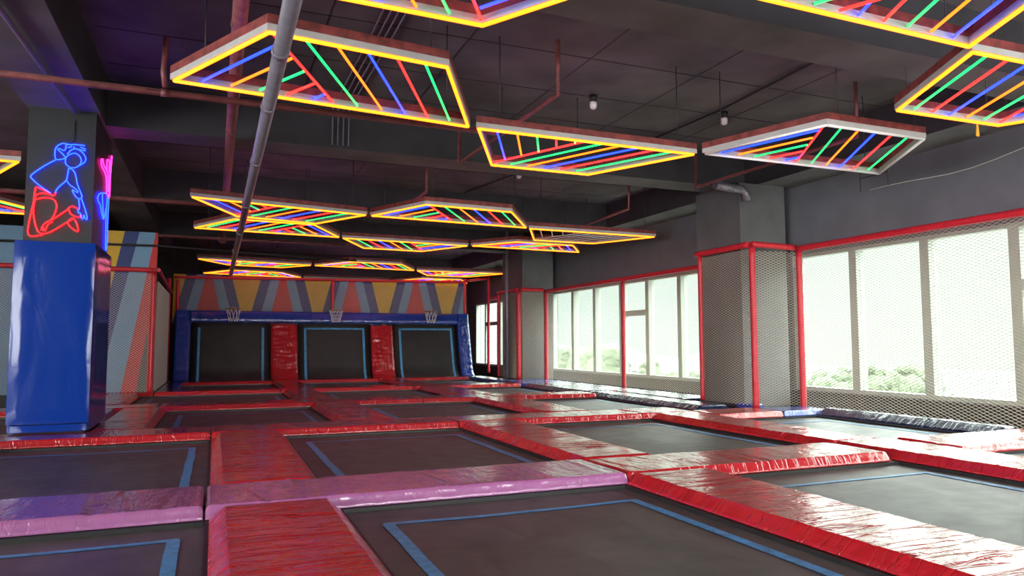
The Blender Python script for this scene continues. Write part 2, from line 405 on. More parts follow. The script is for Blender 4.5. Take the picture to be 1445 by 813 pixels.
# ------------------------------------------------------------------ trampolines
TR = 'black floor trampolines'
def trampoline(x0, x1, y0, y1, label, stripes='lrfn', far=.5, ly=None):
    cx, cy = (x0+x1)/2, (y0+y1)/2
    t = thing('floor_trampoline', (cx, cy, ZF), label, 'trampoline', TR)
    zt, zb = -.105, -.135
    b = MB(); o = .36; i = .03
    b.box(x0-o, x1+o, y0-o, y0+i, ZF, zt); b.box(x0-o, x1+o, y1-i, y1+o, ZF, zt)
    b.box(x0-o, x0+i, y0+i, y1-i, ZF, zt); b.box(x1-i, x1+o, y0+i, y1-i, ZF, zt)
    sub(t, 'frame', b, M['black'])
    nx, ny = 14, 18; vs = []
    def zz(u, w): return zb - .022*(1-(2*u-1)**2)*(1-(2*w-1)**2) + .0035*noise.noise((x0+u*4, y0+w*4, 1.))
    for j in range(ny+1):
        for k in range(nx+1):
            u, w = k/nx, j/ny
            vs.append((x0+i+(x1-x0-2*i)*u, y0+i+(y1-y0-2*i)*w, zz(u, w)))
    b = MB(); b.add(vs, [(j*(nx+1)+k, j*(nx+1)+k+1, (j+1)*(nx+1)+k+1, (j+1)*(nx+1)+k) for j in range(ny) for k in range(nx)], True)
    bo = sub(t, 'jumping_bed', b, M['bed'])
    def stripe(p, q, wd):
        b = MB(); n = 26; d = Vector((q[0]-p[0], q[1]-p[1], 0)); d.normalize(); s = Vector((-d.y, d.x, 0))
        vs = []
        for k in range(n+1):
            x = p[0]+(q[0]-p[0])*k/n; y = p[1]+(q[1]-p[1])*k/n
            w = .012*noise.noise((x*1.7, y*1.7, 5.)); u = (x-x0)/(x1-x0); ww = (y-y0)/(y1-y0)
            z = zz(u, ww)
            for sgn in (-1, 1):
                vs.append((x+s.x*(w+sgn*wd/2), y+s.y*(w+sgn*wd/2), z+.006))
        b.add(vs, [(2*k, 2*k+1, 2*k+3, 2*k+2) for k in range(n)])
        o = len(b.v)
        b.add([(v[0], v[1], v[2]-.004) for v in vs], [(2*k, 2*k+2, 2*k+3, 2*k+1) for k in range(n)])
        sub(bo, 'tape_stripe', b, M['tape'])
    yl, yh = y0+.42, y1-far; xl, xh = x0+.28, x1-.22
    if 'l' in stripes: stripe((xl, yl), (xl, yh), .085)
    if 'r' in stripes: stripe((xh, yl), (xh, yh), .085)
    if 'f' in stripes: stripe((xl-.03, yh), (xh+.03, yh), .06)
    if 'n' in stripes: stripe((xl-.03, yl), (xh+.03, yl), .06)
    return t
trampoline(-2.6, 0., 1.6, 5.95, 'black trampoline at the lower left in front of the left lilac pad', far=.38)
trampoline(.95, 3.57, 1.6, 5.95, 'biggest foreground trampoline, in front of the long lilac pad')
trampoline(4.55, 7.05, 1.6, 5.95, 'black trampoline at the lower right with a turquoise stripe near its far edge')
trampoline(8.05, 10.08, 1.6, 5.95, 'trampoline at the right picture edge beside the nearest navy pad')
trampoline(-2.6, 0., 6.88, 10.85, 'black trampoline behind the left lilac pad, in front of the blue wrapped column')
trampoline(.95, 3.57, 6.88, 10.85, 'black trampoline behind the long lilac pad in the middle of the hall')
trampoline(4.55, 7.05, 6.88, 10.85, 'grey looking trampoline of the second row, left of the pad to the netted column')
trampoline(8.05, 10.08, 6.92, 10.2, 'greenish grey trampoline beside the navy pads under the near windows')
trampoline(-4.4, -2.55, 11.72, 15.65, 'trampoline half hidden behind the blue wrapped column')
trampoline(-.82, 1.88, 11.72, 15.65, 'black trampoline right of the blue wrapped column, behind the second cross row')
trampoline(2.82, 5.42, 11.72, 15.65, 'trampoline of the third row in the middle of the hall')
trampoline(6.42, 8.62, 11.75, 15.65, 'trampoline of the third row left of the glaring navy pads')
trampoline(-1.65, 1.72, 16.55, 20.35, 'narrow looking trampoline of the fourth row in front of the curtain and left mural')
trampoline(2.6, 5.40, 16.55, 20.35, 'trampoline of the fourth row in the middle of the hall')
trampoline(6.40, 8.62, 16.55, 20.35, 'trampoline of the fourth row in front of the far netted column')
trampoline(-.86, 1.80, 21.25, 25.15, 'sliver of a trampoline at the foot of the left wall trampoline')
trampoline(2.68, 5.32, 21.25, 25.15, 'sliver of a trampoline at the foot of the middle wall trampoline')
trampoline(6.15, 8.62, 21.25, 25.15, 'sliver of a trampoline at the foot of the right wall trampoline')

# ------------------------------------------------------------------ trampoline wall at the far end
PROF = [(26.02, -.06), (26.16, .03), (26.27, .16), (26.35, .34), (26.42, .6), (26.56, 1.1), (26.70, 1.6), (26.80, 1.93)]
PR2 = PROF + [(26.9, 2.33)]
def along(prof, s):
    # prof length parameterised 0..1
    ds = [0.]
    for a, c in zip(prof, prof[1:]): ds.append(ds[-1]+math.hypot(c[0]-a[0], c[1]-a[1]))
    t = s*ds[-1]
    for i in range(len(prof)-1):
        if t <= ds[i+1]+1e-9:
            k = (t-ds[i])/(ds[i+1]-ds[i]); a, c = prof[i], prof[i+1]
            d = (c[0]-a[0], c[1]-a[1]); l = math.hypot(*d)
            return a[0]+d[0]*k, a[1]+d[1]*k, -d[1]/l, d[0]/l
def curved_slab(x0, x1, prof, off0, off1, s0=0., s1=1., n=24, puff=0., wr=0.):
    """slab following the wall profile from off0 (back) to off1 (front) along its normal towards the hall"""
    b = MB(); m = 8; vs = []; sd = random.uniform(0, 50)
    for i in range(n+1):
        y, z, ny, nz = along(prof, s0+(s1-s0)*i/n)
        ring = []
        for j in range(m+1):
            u = j/m; x = x0+(x1-x0)*u
            e = min(u, 1-u)*2; p = off1 + puff*math.sqrt(max(0, 1-(1-min(1, e*2.5))**2)) + wr*noise.noise((x*3+sd, z*9, sd))
            ring.append((x, y+ny*p, z+nz*p))
        ring.append((x1, y+ny*off0, z+nz*off0)); ring.append((x0, y+ny*off0, z+nz*off0))
        vs += ring
    k = m+3; fs = []
    for i in range(n):
        for j in range(k): fs.append((i*k+j, i*k+(j+1)%k, (i+1)*k+(j+1)%k, (i+1)*k+j))
    b.add(vs, fs, True)
    b.add(vs[:k], [list(range(k))[::-1]]); b.add(vs[-k:], [list(range(k))])
    return b
def wall_tramp(x0, x1, label, top):
    t = thing('wall_trampoline', ((x0+x1)/2, 26.2, 0), label, 'trampoline', 'upright wall trampolines')
    sub(t, 'frame', curved_slab(x0, x1, PROF, -.10, -.012), M['black'])
    wb = sub(t, 'jumping_bed', curved_slab(x0+.1, x1-.1, PROF, -.011, .0, .02, .95), M['bed_wall_shaded'])
    for x in (x0+.24, x1-.24):
        sub(wb, 'tape_stripe', curved_slab(x-.04, x+.04, PROF, .001, .006, .03, .92), M['tape'])
    if top: sub(wb, 'tape_stripe', curved_slab(x0+.2, x1-.2, PROF, .001, .006, .895, .925, n=3), M['tape'])
    return t
wall_tramp(-.72, 1.80, 'left upright black wall trampoline with two blue side stripes', False)
wall_tramp(2.74, 5.28, 'middle upright black wall trampoline between the two red uprights', True)
wall_tramp(6.15, 8.62, 'right upright black wall trampoline with a blue stripe along its top', True)
for x0, x1, lab in ((1.82, 2.72, 'left red upright pad between the wall trampolines'), (5.30, 6.13, 'right red upright pad between the wall trampolines')):
    o = curved_slab(x0, x1, PROF, -.09, .04, .0, .955, n=70, puff=.06, wr=.022).build('upright_pad', R); fixn(o); tag(o, lab, 'pad', 'red uprights of the trampoline wall')
o = curved_slab(-1.22, -.74, PR2, -.09, .05, .0, 1., n=60, puff=.03, wr=.018).build('edge_pad', BL); fixn(o); tag(o, 'blue edge pad on the left side of the trampoline wall', 'pad', 'blue frame pads of the trampoline wall')
o = curved_slab(8.64, 9.12, PR2, -.09, .05, .0, 1., n=70, puff=.05, wr=.024).build('edge_pad', BL); fixn(o); tag(o, 'wrinkled blue edge pad on the right side of the trampoline wall', 'pad', 'blue frame pads of the trampoline wall')
# top pad, run along x
b = MB(); vs = []; n = 150; pf = [(26.70, 1.93), (26.66, 1.96), (26.70, 2.1), (26.76, 2.26), (26.80, 2.33), (26.92, 2.35), (26.99, 2.3), (26.90, 1.95)]
for i in range(n+1):
    x = -.73+(8.63+.73)*i/n
    for k, (y, z) in enumerate(pf):
        w = .026*noise.noise((x*6, z*2, 8.)) if 0 < k < 5 else 0
        vs.append((x, y-.02+w, z))
k = len(pf)
b.add(vs, [(i*k+j, i*k+(j+1)%k, (i+1)*k+(j+1)%k, (i+1)*k+j) for i in range(n) for j in range(k)], True)
b.add(vs[:k], [list(range(k))]); b.add(vs[-k:], [list(range(k))[::-1]])
o = b.build('edge_pad', BL); fixn(o); tag(o, 'long blue pad across the top of the trampoline wall', 'pad', 'blue frame pads of the trampoline wall')

# painted partition walls -------------------------------------------
def mural(name, y, polys, keys, back, thick=.12):
    """painted wall: coloured polygons in one plane plus a solid body behind"""
    b = MB(); mats = [M['dark_wall']] + [M[k] for k in keys]
    x0, x1, z0, z1 = back
    b.cur = 0; b.box(x0, x1, y, y+thick, z0, z1)
    for ci, poly in polys:
        b.cur = ci+1
        b.add([(x, y-.004, z) for x, z in poly], [list(range(len(poly)))])
    o = b.build(name, mats); o['kind'] = 'structure'
    return o
keys = ['p_yellow', 'p_navy', 'p_sky', 'p_red', 'p_dark']
polys = []; P = 2.47; zt, zb = 3.62, 1.9
ht = (.09, .40, .73); hb = (.48, .83, 1.17)
cl = lambda x: max(-1.35, min(9.15, x))
for k in range(-1, 5):
    c = -.22 + P*k
    def quad(ci, a0, a1, b0, b1):
        # a at top, b at bottom
        p = [(cl(a0), zt), (cl(a1), zt), (cl(b1), zb), (cl(b0), zb)]
        if max(q[0] for q in p)-min(q[0] for q in p) > .02: polys.append((ci, p))
    quad(3, c-ht[0], c+ht[0], c-hb[0], c+hb[0])
    for s in (-1, 1):
        q = sorted([c+s*ht[0], c+s*ht[1]]) + sorted([c+s*hb[0], c+s*hb[1]]); quad(2, *q)
        q = sorted([c+s*ht[1], c+s*ht[2]]) + sorted([c+s*hb[1], c+s*hb[2]]); quad(1, *q)
    quad(0, c+ht[2], c+P-ht[2], c+hb[2], c+P-hb[2])
mural('wall_mural_far', 27.45, polys, keys, (-1.35, 9.15, ZF, zt))
# tall striped wall at the left
Z4 = 4.08; xr = -1.42; Y4 = 20.75
def L(x_top, slope):  # boundary, top x and slope per metre
    return lambda z: x_top - slope*(Z4-z)
pol = []
def band(ci, f, g, z0=ZF+.3, z1=Z4): pol.append((ci, [(f(z1), z1), (g(z1), z1), (g(z0), z0), (f(z0), z0)]))
ff = lambda v: (lambda z: v)
yl_, nv_, sk_, = L(-2.18, .19), L(-1.85, .2), L(-1.47, .165)
band(0, L(-3.5, -.12), yl_); band(1, yl_, nv_); band(2, nv_, sk_)
pol.append((3, [(sk_(Z4), Z4), (xr, Z4), (xr, 0), (sk_(0), 0)]))
pol2 = (4, [(-1.58, 1.6), (-1.57, 0.), (-1.8, 0.)])
mir = [L(-3.5, -.12), L(-3.83, -.16), L(-4.95, -.05), L(-5.5, -.2), L(-6.4, -.1)]
band(1, mir[1], mir[0]); band(2, mir[2], mir[1]); band(3, mir[3], mir[2]); band(2, mir[4], mir[3])
o = mural('wall_mural_left', Y4, pol, keys, (-7.5, xr, ZF, Z4))
b = MB(); b.add([(x, Y4-.008, z) for x, z in pol2[1]], [[0,1,2]]); tri = b.build('wall_mural_triangle', M['p_dark'], o)
# pale pleated curtain behind the left net
b = MB(); vs = []; n = 110
for i in range(n+1):
    y = 20.9+(26.0-20.9)*i/n; x = -1.46+.022*math.sin(i*1.35)+.012*math.sin(i*.53)
    zt_ = 2.84
    vs += [(x, y, .0), (x, y, zt_), (x-.012, y, zt_), (x-.012, y, .0)]
b.add(vs, [(i*4+j, i*4+(j+1)%4, (i+1)*4+(j+1)%4, (i+1)*4+j) for i in range(n) for j in range(4)], True)
o = b.build('fabric_curtain', M['curtain']); fixn(o); tag(o, 'pale pleated fabric curtain left of the trampoline wall', 'curtain')

# ------------------------------------------------------------------ blue wrapped column
t = thing('column_padding', (-2.05, 11.6, 0), 'shiny blue vinyl padding wrapped around the left column', 'padding')
def panel(x0, x1, y0, y1, z0, z1, nrm, name, sd):
    """soft panel with slightly wavy face; nrm: 'y' faces the camera, 'x' faces right"""
    b = MB(); n, m = 30, 14; vs = []; 
    for i in range(n+1):
        z = z0+(z1-z0)*i/n
        for j in range(m+1):
            u = j/m; e = min(1, min(i, n-i)/2., min(j, m-j)/1.)
            w = e*(.012+.005*noise.noise((u*2.2+sd, z*1.3, sd))+.003*noise.noise((u*3+z*1.6, sd, u*5-z*2)))
            if nrm == 'y': vs.append((x0+(x1-x0)*u, y0-w, z))
            else: vs.append((x1+w, y0+(y1-y0)*u, z))
    k = m+1
    b.add(vs, [(i*k+j, i*k+j+1, (i+1)*k+j+1, (i+1)*k+j) for i in range(n) for j in range(m)], True)
    b.box(x0+.002, x1-.002, y0+.002, y1-.002, z0, z1)
    return sub(t, name, b, M['wrap'])
panel(-2.535, -1.575, 11.57, 11.65, .13, 2.61, 'y', 'front_panel', 1.)
panel(-1.635, -1.575, 11.655, 13.28, .02, 2.61, 'x', 'side_panel', 5.)
panel(-2.535, -2.47, 11.655, 13.28, .02, 2.61, 'y', 'side_panel', 9.)
panel(-2.50, -1.60, 11.55, 11.64, .02, .12, 'y', 'base_strip', 3.)

# ------------------------------------------------------------------ neon signs
BLUE = [
 [(-1.995,3.802),(-2.041,3.778),(-2.111,3.767),(-2.127,3.825),(-2.126,3.924),(-2.091,3.977),(-2.033,4.013),(-1.982,4.002),(-1.957,3.997),(-1.898,4.007),(-1.769,4.004)],
 [(-2.100,3.917),(-2.064,3.934),(-2.029,3.898),(-1.993,3.932),(-2.002,3.977),(-1.982,4.002)],
 [(-1.981,3.959),(-1.947,3.956),(-1.927,3.984)],
 [(-2.093,3.912),(-2.027,3.855),(-1.995,3.808)],
 [(-1.995,3.798),(-1.976,3.840),(-1.893,3.892),(-1.824,3.855),(-1.795,3.777),(-1.826,3.705),(-1.885,3.669),(-1.944,3.674),(-1.992,3.719),(-1.996,3.758),(-1.995,3.798)],
 [(-1.977,3.860),(-1.929,3.934),(-1.861,3.951),(-1.782,3.899),(-1.745,3.822),(-1.760,3.761),(-1.818,3.715)],
 [(-1.905,3.976),(-1.895,3.948),(-1.827,3.938),(-1.758,3.929)],
 [(-1.820,3.975),(-1.755,3.952)],
 [(-2.111,3.767),(-2.253,3.665),(-2.388,3.536),(-2.403,3.502),(-2.377,3.469),(-2.292,3.388),(-2.156,3.295)],
 [(-1.952,3.663),(-1.962,3.563),(-1.971,3.483),(-2.043,3.408),(-2.091,3.345),(-2.094,3.306)],
 [(-1.944,3.664),(-1.892,3.639),(-1.861,3.572),(-1.843,3.454),(-1.796,3.339),(-1.767,3.252),(-1.826,3.231),(-1.888,3.322),(-1.899,3.370),(-1.837,3.320),(-1.821,3.341),(-1.874,3.392),(-1.935,3.427),(-1.966,3.484)],
 [(-1.814,3.234),(-1.795,3.101),(-1.819,3.070),(-1.810,3.037),(-1.784,3.042),(-1.770,2.964),(-1.747,2.954),(-1.744,3.015)],
 [(-1.780,3.241),(-1.746,3.144),(-1.710,3.027),(-1.696,2.959),(-1.718,2.948),(-1.737,3.006)]]
RED = [
 [(-2.332,3.365),(-2.257,3.342),(-2.172,3.290),(-2.112,3.255),(-2.098,3.300)],
 [(-2.332,3.365),(-2.344,3.277),(-2.345,3.179),(-2.374,3.003),(-2.405,2.769),(-2.394,2.693),(-2.344,2.676),(-2.231,2.702)],
 [(-2.337,3.223),(-2.316,3.263),(-2.255,3.287),(-2.172,3.280),(-2.117,3.255)],
 [(-2.333,3.190),(-2.236,3.226),(-2.136,3.224),(-2.084,3.179),(-2.072,3.082),(-2.102,2.982),(-2.140,2.911),(-2.116,2.923),(-2.011,3.017),(-1.938,3.081),(-1.923,3.112),(-1.881,3.131),(-1.821,3.099)],
 [(-2.333,3.190),(-2.351,3.082),(-2.338,2.928),(-2.299,2.775),(-2.248,2.711),(-2.150,2.736),(-2.037,2.820),(-1.923,2.915),(-1.858,2.959),(-1.821,2.882),(-1.797,2.785),(-1.825,2.773),(-1.912,2.847),(-1.939,2.894),(-1.908,2.946),(-1.858,2.959)],
 [(-2.140,2.911),(-2.213,2.868),(-2.250,2.778),(-2.233,2.764),(-2.211,2.819),(-2.214,2.761),(-2.193,2.772),(-2.171,2.861),(-2.115,2.893)],
 [(-1.930,3.082),(-1.911,3.024),(-1.859,2.988),(-1.790,2.973),(-1.778,3.013)]]
PINK = [
 [(12.10,3.939),(12.074,3.840),(12.501,3.827),(12.691,3.787),(12.761,3.553)],
 [(12.229,3.970),(12.305,3.904),(12.659,3.893),(12.846,3.883),(12.929,3.607)],
 [(12.725,3.877),(12.636,4.022),(12.779,4.101),(12.953,4.096),(12.972,3.931)],
 [(13.15,4.24),(13.12,4.16),(13.08,4.026),(13.02,3.921),(13.06,3.538)],
 [(13.22,4.25),(13.19,4.19),(13.13,4.003),(13.10,3.914),(13.12,3.566)]]
BL2 = [
 [(12.793,3.549),(12.212,3.456),(11.908,3.349),(11.929,3.276),(12.196,3.276),(12.368,3.157),(12.573,3.090),(12.712,3.215),(12.881,3.409),(12.912,3.561)],
 [(12.349,3.463),(12.448,3.271),(12.595,3.114)],
 [(13.06,3.538),(13.05,3.394),(13.03,3.072),(13.06,2.783),(13.0,2.673),(12.899,2.686),(12.872,2.930),(12.826,3.234),(12.857,3.488)]]
def smooth_pts(p, it=2):
    for _ in range(it):
        q = [p[0]]
        for a, c in zip(p, p[1:]):
            q.append(tuple(a[i]*.75+c[i]*.25 for i in range(2))); q.append(tuple(a[i]*.25+c[i]*.75 for i in range(2)))
        q.append(p[-1]); p = q
    return p
def neon(root, lines, m, name, f, label):
    b = MB()
    for l in lines: b.tube([f(*p) for p in smooth_pts(l)], .0085, 6)
    return sub(root, name, b, m, label)
t = thing('neon_sign', (-2.05, 11.63, 3.3), 'neon outline of a kneeling figure, blue above and red below, on the column front', 'neon sign')
neon(t, BLUE, M['neon_b'], 'neon_tube', lambda x, z: (x, 11.632, z), 'blue neon outline')
neon(t, RED, M['neon_r'], 'neon_tube', lambda x, z: (x, 11.634, z), 'red neon outline')
b = MB(); b.tube([(-1.9, 11.648, 4.35), (-1.9, 11.648, 4.08), (-1.97, 11.64, 4.0)], .006, 5); sub(t, 'feed_wire', b, M['cable'])
t = thing('neon_sign', (-1.6, 12.7, 3.4), 'narrow pink and blue neon figure on the right side of the left column', 'neon sign')
neon(t, PINK, M['neon_p'], 'neon_tube', lambda y, z: (-1.618, y, z), 'pink neon outline')
neon(t, BL2, M['neon_b'], 'neon_tube', lambda y, z: (-1.620, y, z), 'blue neon outline')
b = MB(); b.tube([(-1.632, 12.6, 4.45), (-1.632, 12.75, 4.2), (-1.625, 12.8, 4.09)], .006, 5); sub(t, 'feed_wire', b, M['cable'])

# ------------------------------------------------------------------ trapezoid light frames
ZL = 3.95
LED = {'b': ('led_b', 'blue light tube'), 'g': ('led_g', 'green light tube'), 'y': ('led_o', 'amber light tube'), 'r': ('led_r', 'red light tube'), 'w': ('led_off', 'unlit white tube')}
def light_frame(p, q, kind, label, rods=True, outline=True, lit=True, h=.15, depth=1.78, shear=0.):
    """p,q: ends of the long edge (left, right). kind: A short edge towards the camera, divider from the left; B mirrored in depth; J, K mirrored sideways"""
    p = Vector((*p, ZL)); q = Vector((*q, ZL)); Lg = (q-p).length; ex = (q-p)/Lg
    near = kind in 'AJ'
    ey = Vector((0, -1, 0)) if near else Vector((0, 1, 0))
    flip = kind in 'JK'
    def W(u, v, z=0.):   # u along long edge, v towards short edge
        if flip: u = Lg-u
        return p + ex*u + ey*v + Vector((shear*v/depth,0,z))
    g = .012; s = Lg/2; cs = [(g*1.7, g), (Lg-g*1.7, g), (Lg-Lg/4-g*.6, depth-g), (Lg/4+g*.6, depth-g)]
    ctr = W(Lg/2, depth/2)
    t = thing('light_frame', tuple(ctr), label, 'ceiling light', 'trapezoid light frames under the ceiling')
    def inset(d):
        k = depth; sl = math.atan2(depth, Lg/4); e = d/math.tan(sl/2) ; e2 = d*math.tan(sl/2)
        return [(cs[0][0]+e, cs[0][1]+d), (cs[1][0]-e, cs[1][1]+d), (cs[2][0]-e2, cs[2][1]-d), (cs[3][0]+e2, cs[3][1]-d)]
    th = .05; inn = inset(th)
    def ring(z0, z1, o, i):
        b = MB(); vs = [W(*c, z0) for c in o]+[W(*c, z0) for c in i]+[W(*c, z1) for c in o]+[W(*c, z1) for c in i]
        fs = []
        for k in range(4):
            k2 = (k+1) % 4
            fs += [(k, k2, 4+k2, 4+k), (8+k, 8+k2, 12+k2, 12+k), (k, k2, 8+k2, 8+k), (4+k, 4+k2, 12+k2, 12+k)]
        b.add(vs, fs); return b
    fr = sub(t, 'frame', ring(.065, h, cs, inn), M['frame_red'])
    sub(fr, 'lining', ring(.0, .064, cs, inn), M['lining'], 'white lower rim')
    mid = inset(th*.5)
    for k in range(4):
        a, c = Vector((*mid[k], 0)), Vector((*mid[(k+1) % 4], 0))
        b = MB(); b.tube([W(a.x, a.y, -.012), W(c.x, c.y, -.012)], .0195, 6)
        sub(t, 'light_tube', b, M['led_y'] if outline else M['led_off'], 'yellow light tube' if outline else 'unlit white tube')
    # tubes inside
    def tube(a, c, col):
        a, c = Vector((*a, 0)), Vector((*c, 0))
        b = MB(); b.tube([W(a.x, a.y, .02), W(c.x, c.y, .02)], .0140, 6)
        m, lb = LED[col if lit else 'w']; sub(t, 'light_tube', b, M[m], lb)
    sx = (Lg/4)/depth     # horizontal run per depth along the slanted sides
    v0, v1 = th+.03, depth-th-.03
    # divider: parallel to the right edge, from the left short corner down to the middle of the long edge
    def par_r(u0, col, top=v1, bot=v0): tube((u0 - sx*top, top), (u0 - sx*bot, bot), col)
    par_r(s, 'r')
    for k, c in enumerate('gybrg'): par_r(s + (k+1)*s/6, c)
    for k, c in enumerate('bygrb' if kind in 'AJ' else 'bygrg'):
        u0 = (k+1)*s/6           # foot on the long edge, parallel to the left edge until the divider
        vv = (s-u0)/2/sx - .03
        tube((u0+sx*v0, v0), (u0+sx*min(vv, v1), min(vv, v1)), c)
    if rods:
        for u, v in ((.35, .025), (Lg-.35, .025), (Lg/4+.2, depth-.025), (Lg*3/4-.2, depth-.025)):
            b = MB(); a = W(u, v, h); b.tube([a, (a.x, a.y, ZC)], .007, 5); sub(t, 'hanger_rod', b, M['rod'])
    return t
LF = [
 ((-.52,8.2),(2.96,8.6),'A','large light frame at upper left, crossed by the grey pipe',{}),
 ((2.99,8.55),(6.44,8.58),'B','light frame joined to the right corner of the big frame crossed by the grey pipe',{}),
 ((6.46,8.56),(9.98,8.54),'A','light frame with an unlit white outline and lit stripes, near the windows',{'outline':False,'shear':-.30}),
 ((6.5,4.5),(10.0,4.4),'K','light frame cut by the right picture edge, with a yellow tag hanging near it',{'depth':1.62}),
 ((2.98,4.45),(6.47,4.5),'J','light frame cut by the top picture edge at the upper right',{}),
 ((-.52,4.2),(2.96,4.35),'K','light frame cut by the top picture edge in the middle',{'depth':1.45}),
 ((-.51,14.6),(2.97,15.35),'B','light frame in the second chain, leftmost, touching another frame below it',{}),
 ((3.0,15.45),(6.83,15.72),'A','light frame in the middle of the second chain with a steep bright right side',{'shear':-.18}),
 ((6.86,15.75),(10.5,15.8),'B','light frame with yellow outline and unlit inner tubes near the windows',{'lit':False}),
 ((-.55,18.6),(2.95,18.9),'J','light frame directly below the leftmost frame of the second chain',{}),
 ((2.97,18.95),(6.56,19.2),'K','light frame of the third chain with stripes slanting left, above the middle wall trampoline',{}),
 ((6.58,19.22),(10.15,19.4),'J','light frame of the third chain hanging in front of the far column top',{'depth':1.3}),
 ((-.6,25.3),(3.1,26.0),'B','light frame above the left hoop, highest of the small far frames',{'depth':1.4}),
 ((3.15,26.1),(6.9,26.5),'A','small far light frame above the middle of the painted far wall',{}),
 ((6.95,26.5),(10.5,26.5),'B','small far light frame to the right, below the third chain near the far column',{}),
 ((-.5,30.4),(3.3,31.1),'J','lowest far light frame at the left, just above the painted far wall',{}),
 ((3.35,31.15),(7.08,31.4),'K','lowest far light frame in the middle, just above the painted far wall',{}),
 ((7.1,31.4),(10.65,31.4),'J','lowest far light frame at the right, just above the painted far wall',{}),
 ((-6.2,12.75),(-2.74,12.72),'B','yellow edged light frame peeking out left of the blue column, upper one',{'rods':True}),
 ((-6.6,17.9),(-3.1,17.9),'A','light frame at the left picture edge left of the column, lower one with slanting stripes',{}),
]
for p, q, k, lab, kw in LF: light_frame(p, q, k, lab, **kw)

# ------------------------------------------------------------------ pipes and cables
def pipe(pts, r, m, label, cat='pipe', name='hanging_pipe', group='pipes under the ceiling', collars=(), n=10):
    o0 = Vector(pts[0])
    if collars or True:
        b = MB(); b.tube(pts, r, n)
        o = b.build(name, m, None, tuple(o0)); tag(o, label, cat, group)
        for c, ax in collars:
            b = MB(); d = Vector(ax)*.045; b.tube([Vector(c)-d, Vector(c)+d], r*1.13, n)
            sub(o, 'coupling', b, m)
    return o
Y = (0,1,0); X = (1,0,0)
pipe([(.44, .5, 3.6), (.45, 12, 3.6), (.47, 26.7, 3.6)], .066, M['pipe_grey'], 'long grey pipe crossing in front of the light frames', collars=[((.442, y, 3.6), Y) for y in (4.9, 6.1, 7.6, 10., 13.2, 16.5, 20.)])
PR = pipe([(.15, .5, 4.41), (.15, 24., 4.41)], .075, M['pipe_red'], 'thick rust red pipe running away above the grey pipe', collars=[((.15, y, 4.41), Y) for y in (7.6, 11.5, 16., 20.)])
b = MB(); b.tube([(.15, 23.9, 4.41), (.15, 23.98, 4.41)], .13, 12); b.tube([(.15, 23.5, 4.41), (.15, 23.56, 4.41)], .13, 12)
sub(PR, 'flange', b, M['pipe_red'])
pipe([(-9, 9.55, 4.27), (3.75, 9.72, 4.27)], .042, M['pipe_red'], 'thin rust red sprinkler pipe across the left column beam', collars=[((-.64, 9.66, 4.27), X), ((-3., 9.63, 4.27), X)])
pipe([(-.64, 9.66, 4.34), (-.66, 9.6, 4.5), (-.64, 9.6, 4.95)], .034, M['pipe_red'], 'short rust red riser on the sprinkler pipe beside the big left light frame')
pipe([(-9, 17.0, 4.27), (3.7, 17.3, 4.27)], .045, M['pipe_red'], 'rust red pipe that meets the leftmost frame of the second chain')
pipe([(-9, 22.6, 4.27), (3.7, 22.8, 4.27)], .042, M['pipe_red'], 'rust red pipe that meets the frame below the second chain')
pipe([(3.85, 7.9, 4.95), (3.85, 7.9, 4.27), (3.79, 11.64, 4.27), (3.79, 11.64, 4.95)], .03, M['pipe_red'], 'bent rust red branch pipe above the joint of the two big light frames', n=8)
pipe([(8.8, 7.9, 5.1), (8.8, 7.9, 4.27), (8.72, 11.73, 4.27), (8.72, 11.73, 4.9)], .03, M['pipe_red'], 'bent rust red branch pipe behind the frame with the unlit outline', n=8)
pipe([(8.7, 14.2, 5.0), (8.7, 14.2, 4.27), (8.95, 17.8, 4.27)], .03, M['pipe_red'], 'rust red branch pipe dropping behind the second joint near the windows', n=8)
pipe([(3.9, 14.1, 5.0), (3.9, 14.1, 4.27), (3.85, 17.6, 4.27)], .03, M['pipe_red'], 'rust red branch pipe dropping above the second chain, left of the middle', n=8)
pipe([(3.6, 17.9, 4.35), (10.4, 18.0, 4.35)], .03, M['pipe_red'], 'thin rust red pipe running to the windows above the second chain', n=8)
pipe([(-2.2, 3., 4.46), (-1.9, 11.6, 4.46)], .03, M['pipe_grey'], 'thin conduit under the beam that leads to the left column', n=8)
pipe([(9.45, 23.6, -.02), (9.45, 23.6, 5.15)], .05, M['pipe_grey'], 'vertical grey pipe standing beside the far column')
pipe([(-6, 20.55, 3.66), (-1.4, 20.6, 3.72), (4., 22.5, 3.76)], .03, M['cable'], 'black conduit crossing the top of the left striped mural', 'cable', 'hanging_conduit')
pipe([(9.2, 11.75, 4.36), (9.6, 11.77, 4.33), (9.9, 11.79, 4.33), (10.0, 11.8, 4.25), (10.02, 11.8, 4.1)], .085, M['duct'], 'crumpled grey duct at the top of the near right column', 'duct', 'vent_duct', None, n=14)
# ceiling detectors on cables
def detector(x, y, label):
    t = thing('smoke_detector', (x, y, ZC-.4), label, 'detector', 'small devices on the ceiling')
    b = MB(); b.tube([(x, y, ZC-.12), (x, y, ZC-.02)], [.05, .07], 14); sub(t, 'base', b, M['cable'])
    b = MB(); b.tube([(x, y, ZC-.125), (x, y, ZC-.16), (x, y, ZC-.22), (x, y, ZC-.24)], [.055, .062, .055, .03], 14); sub(t, 'cover', b, M['white_plastic'])
detector(8.05, 10.0, 'white ceiling detector beside a black cable, above the frame with the unlit outline')
detector(6.35, 15.1, 'small white ceiling detector above the second chain of light frames')
detector(5.55, 10.1, 'tiny white ceiling fitting above the right half of the joined big light frame')
pipe([(7.7, 6.5, 5.17), (7.86, 9.9, 5.15), (7.8, 12.2, 5.17)], .018, M['cable'], 'black cable along the ceiling beside the white detector', 'cable', 'hanging_cable', None, n=6)
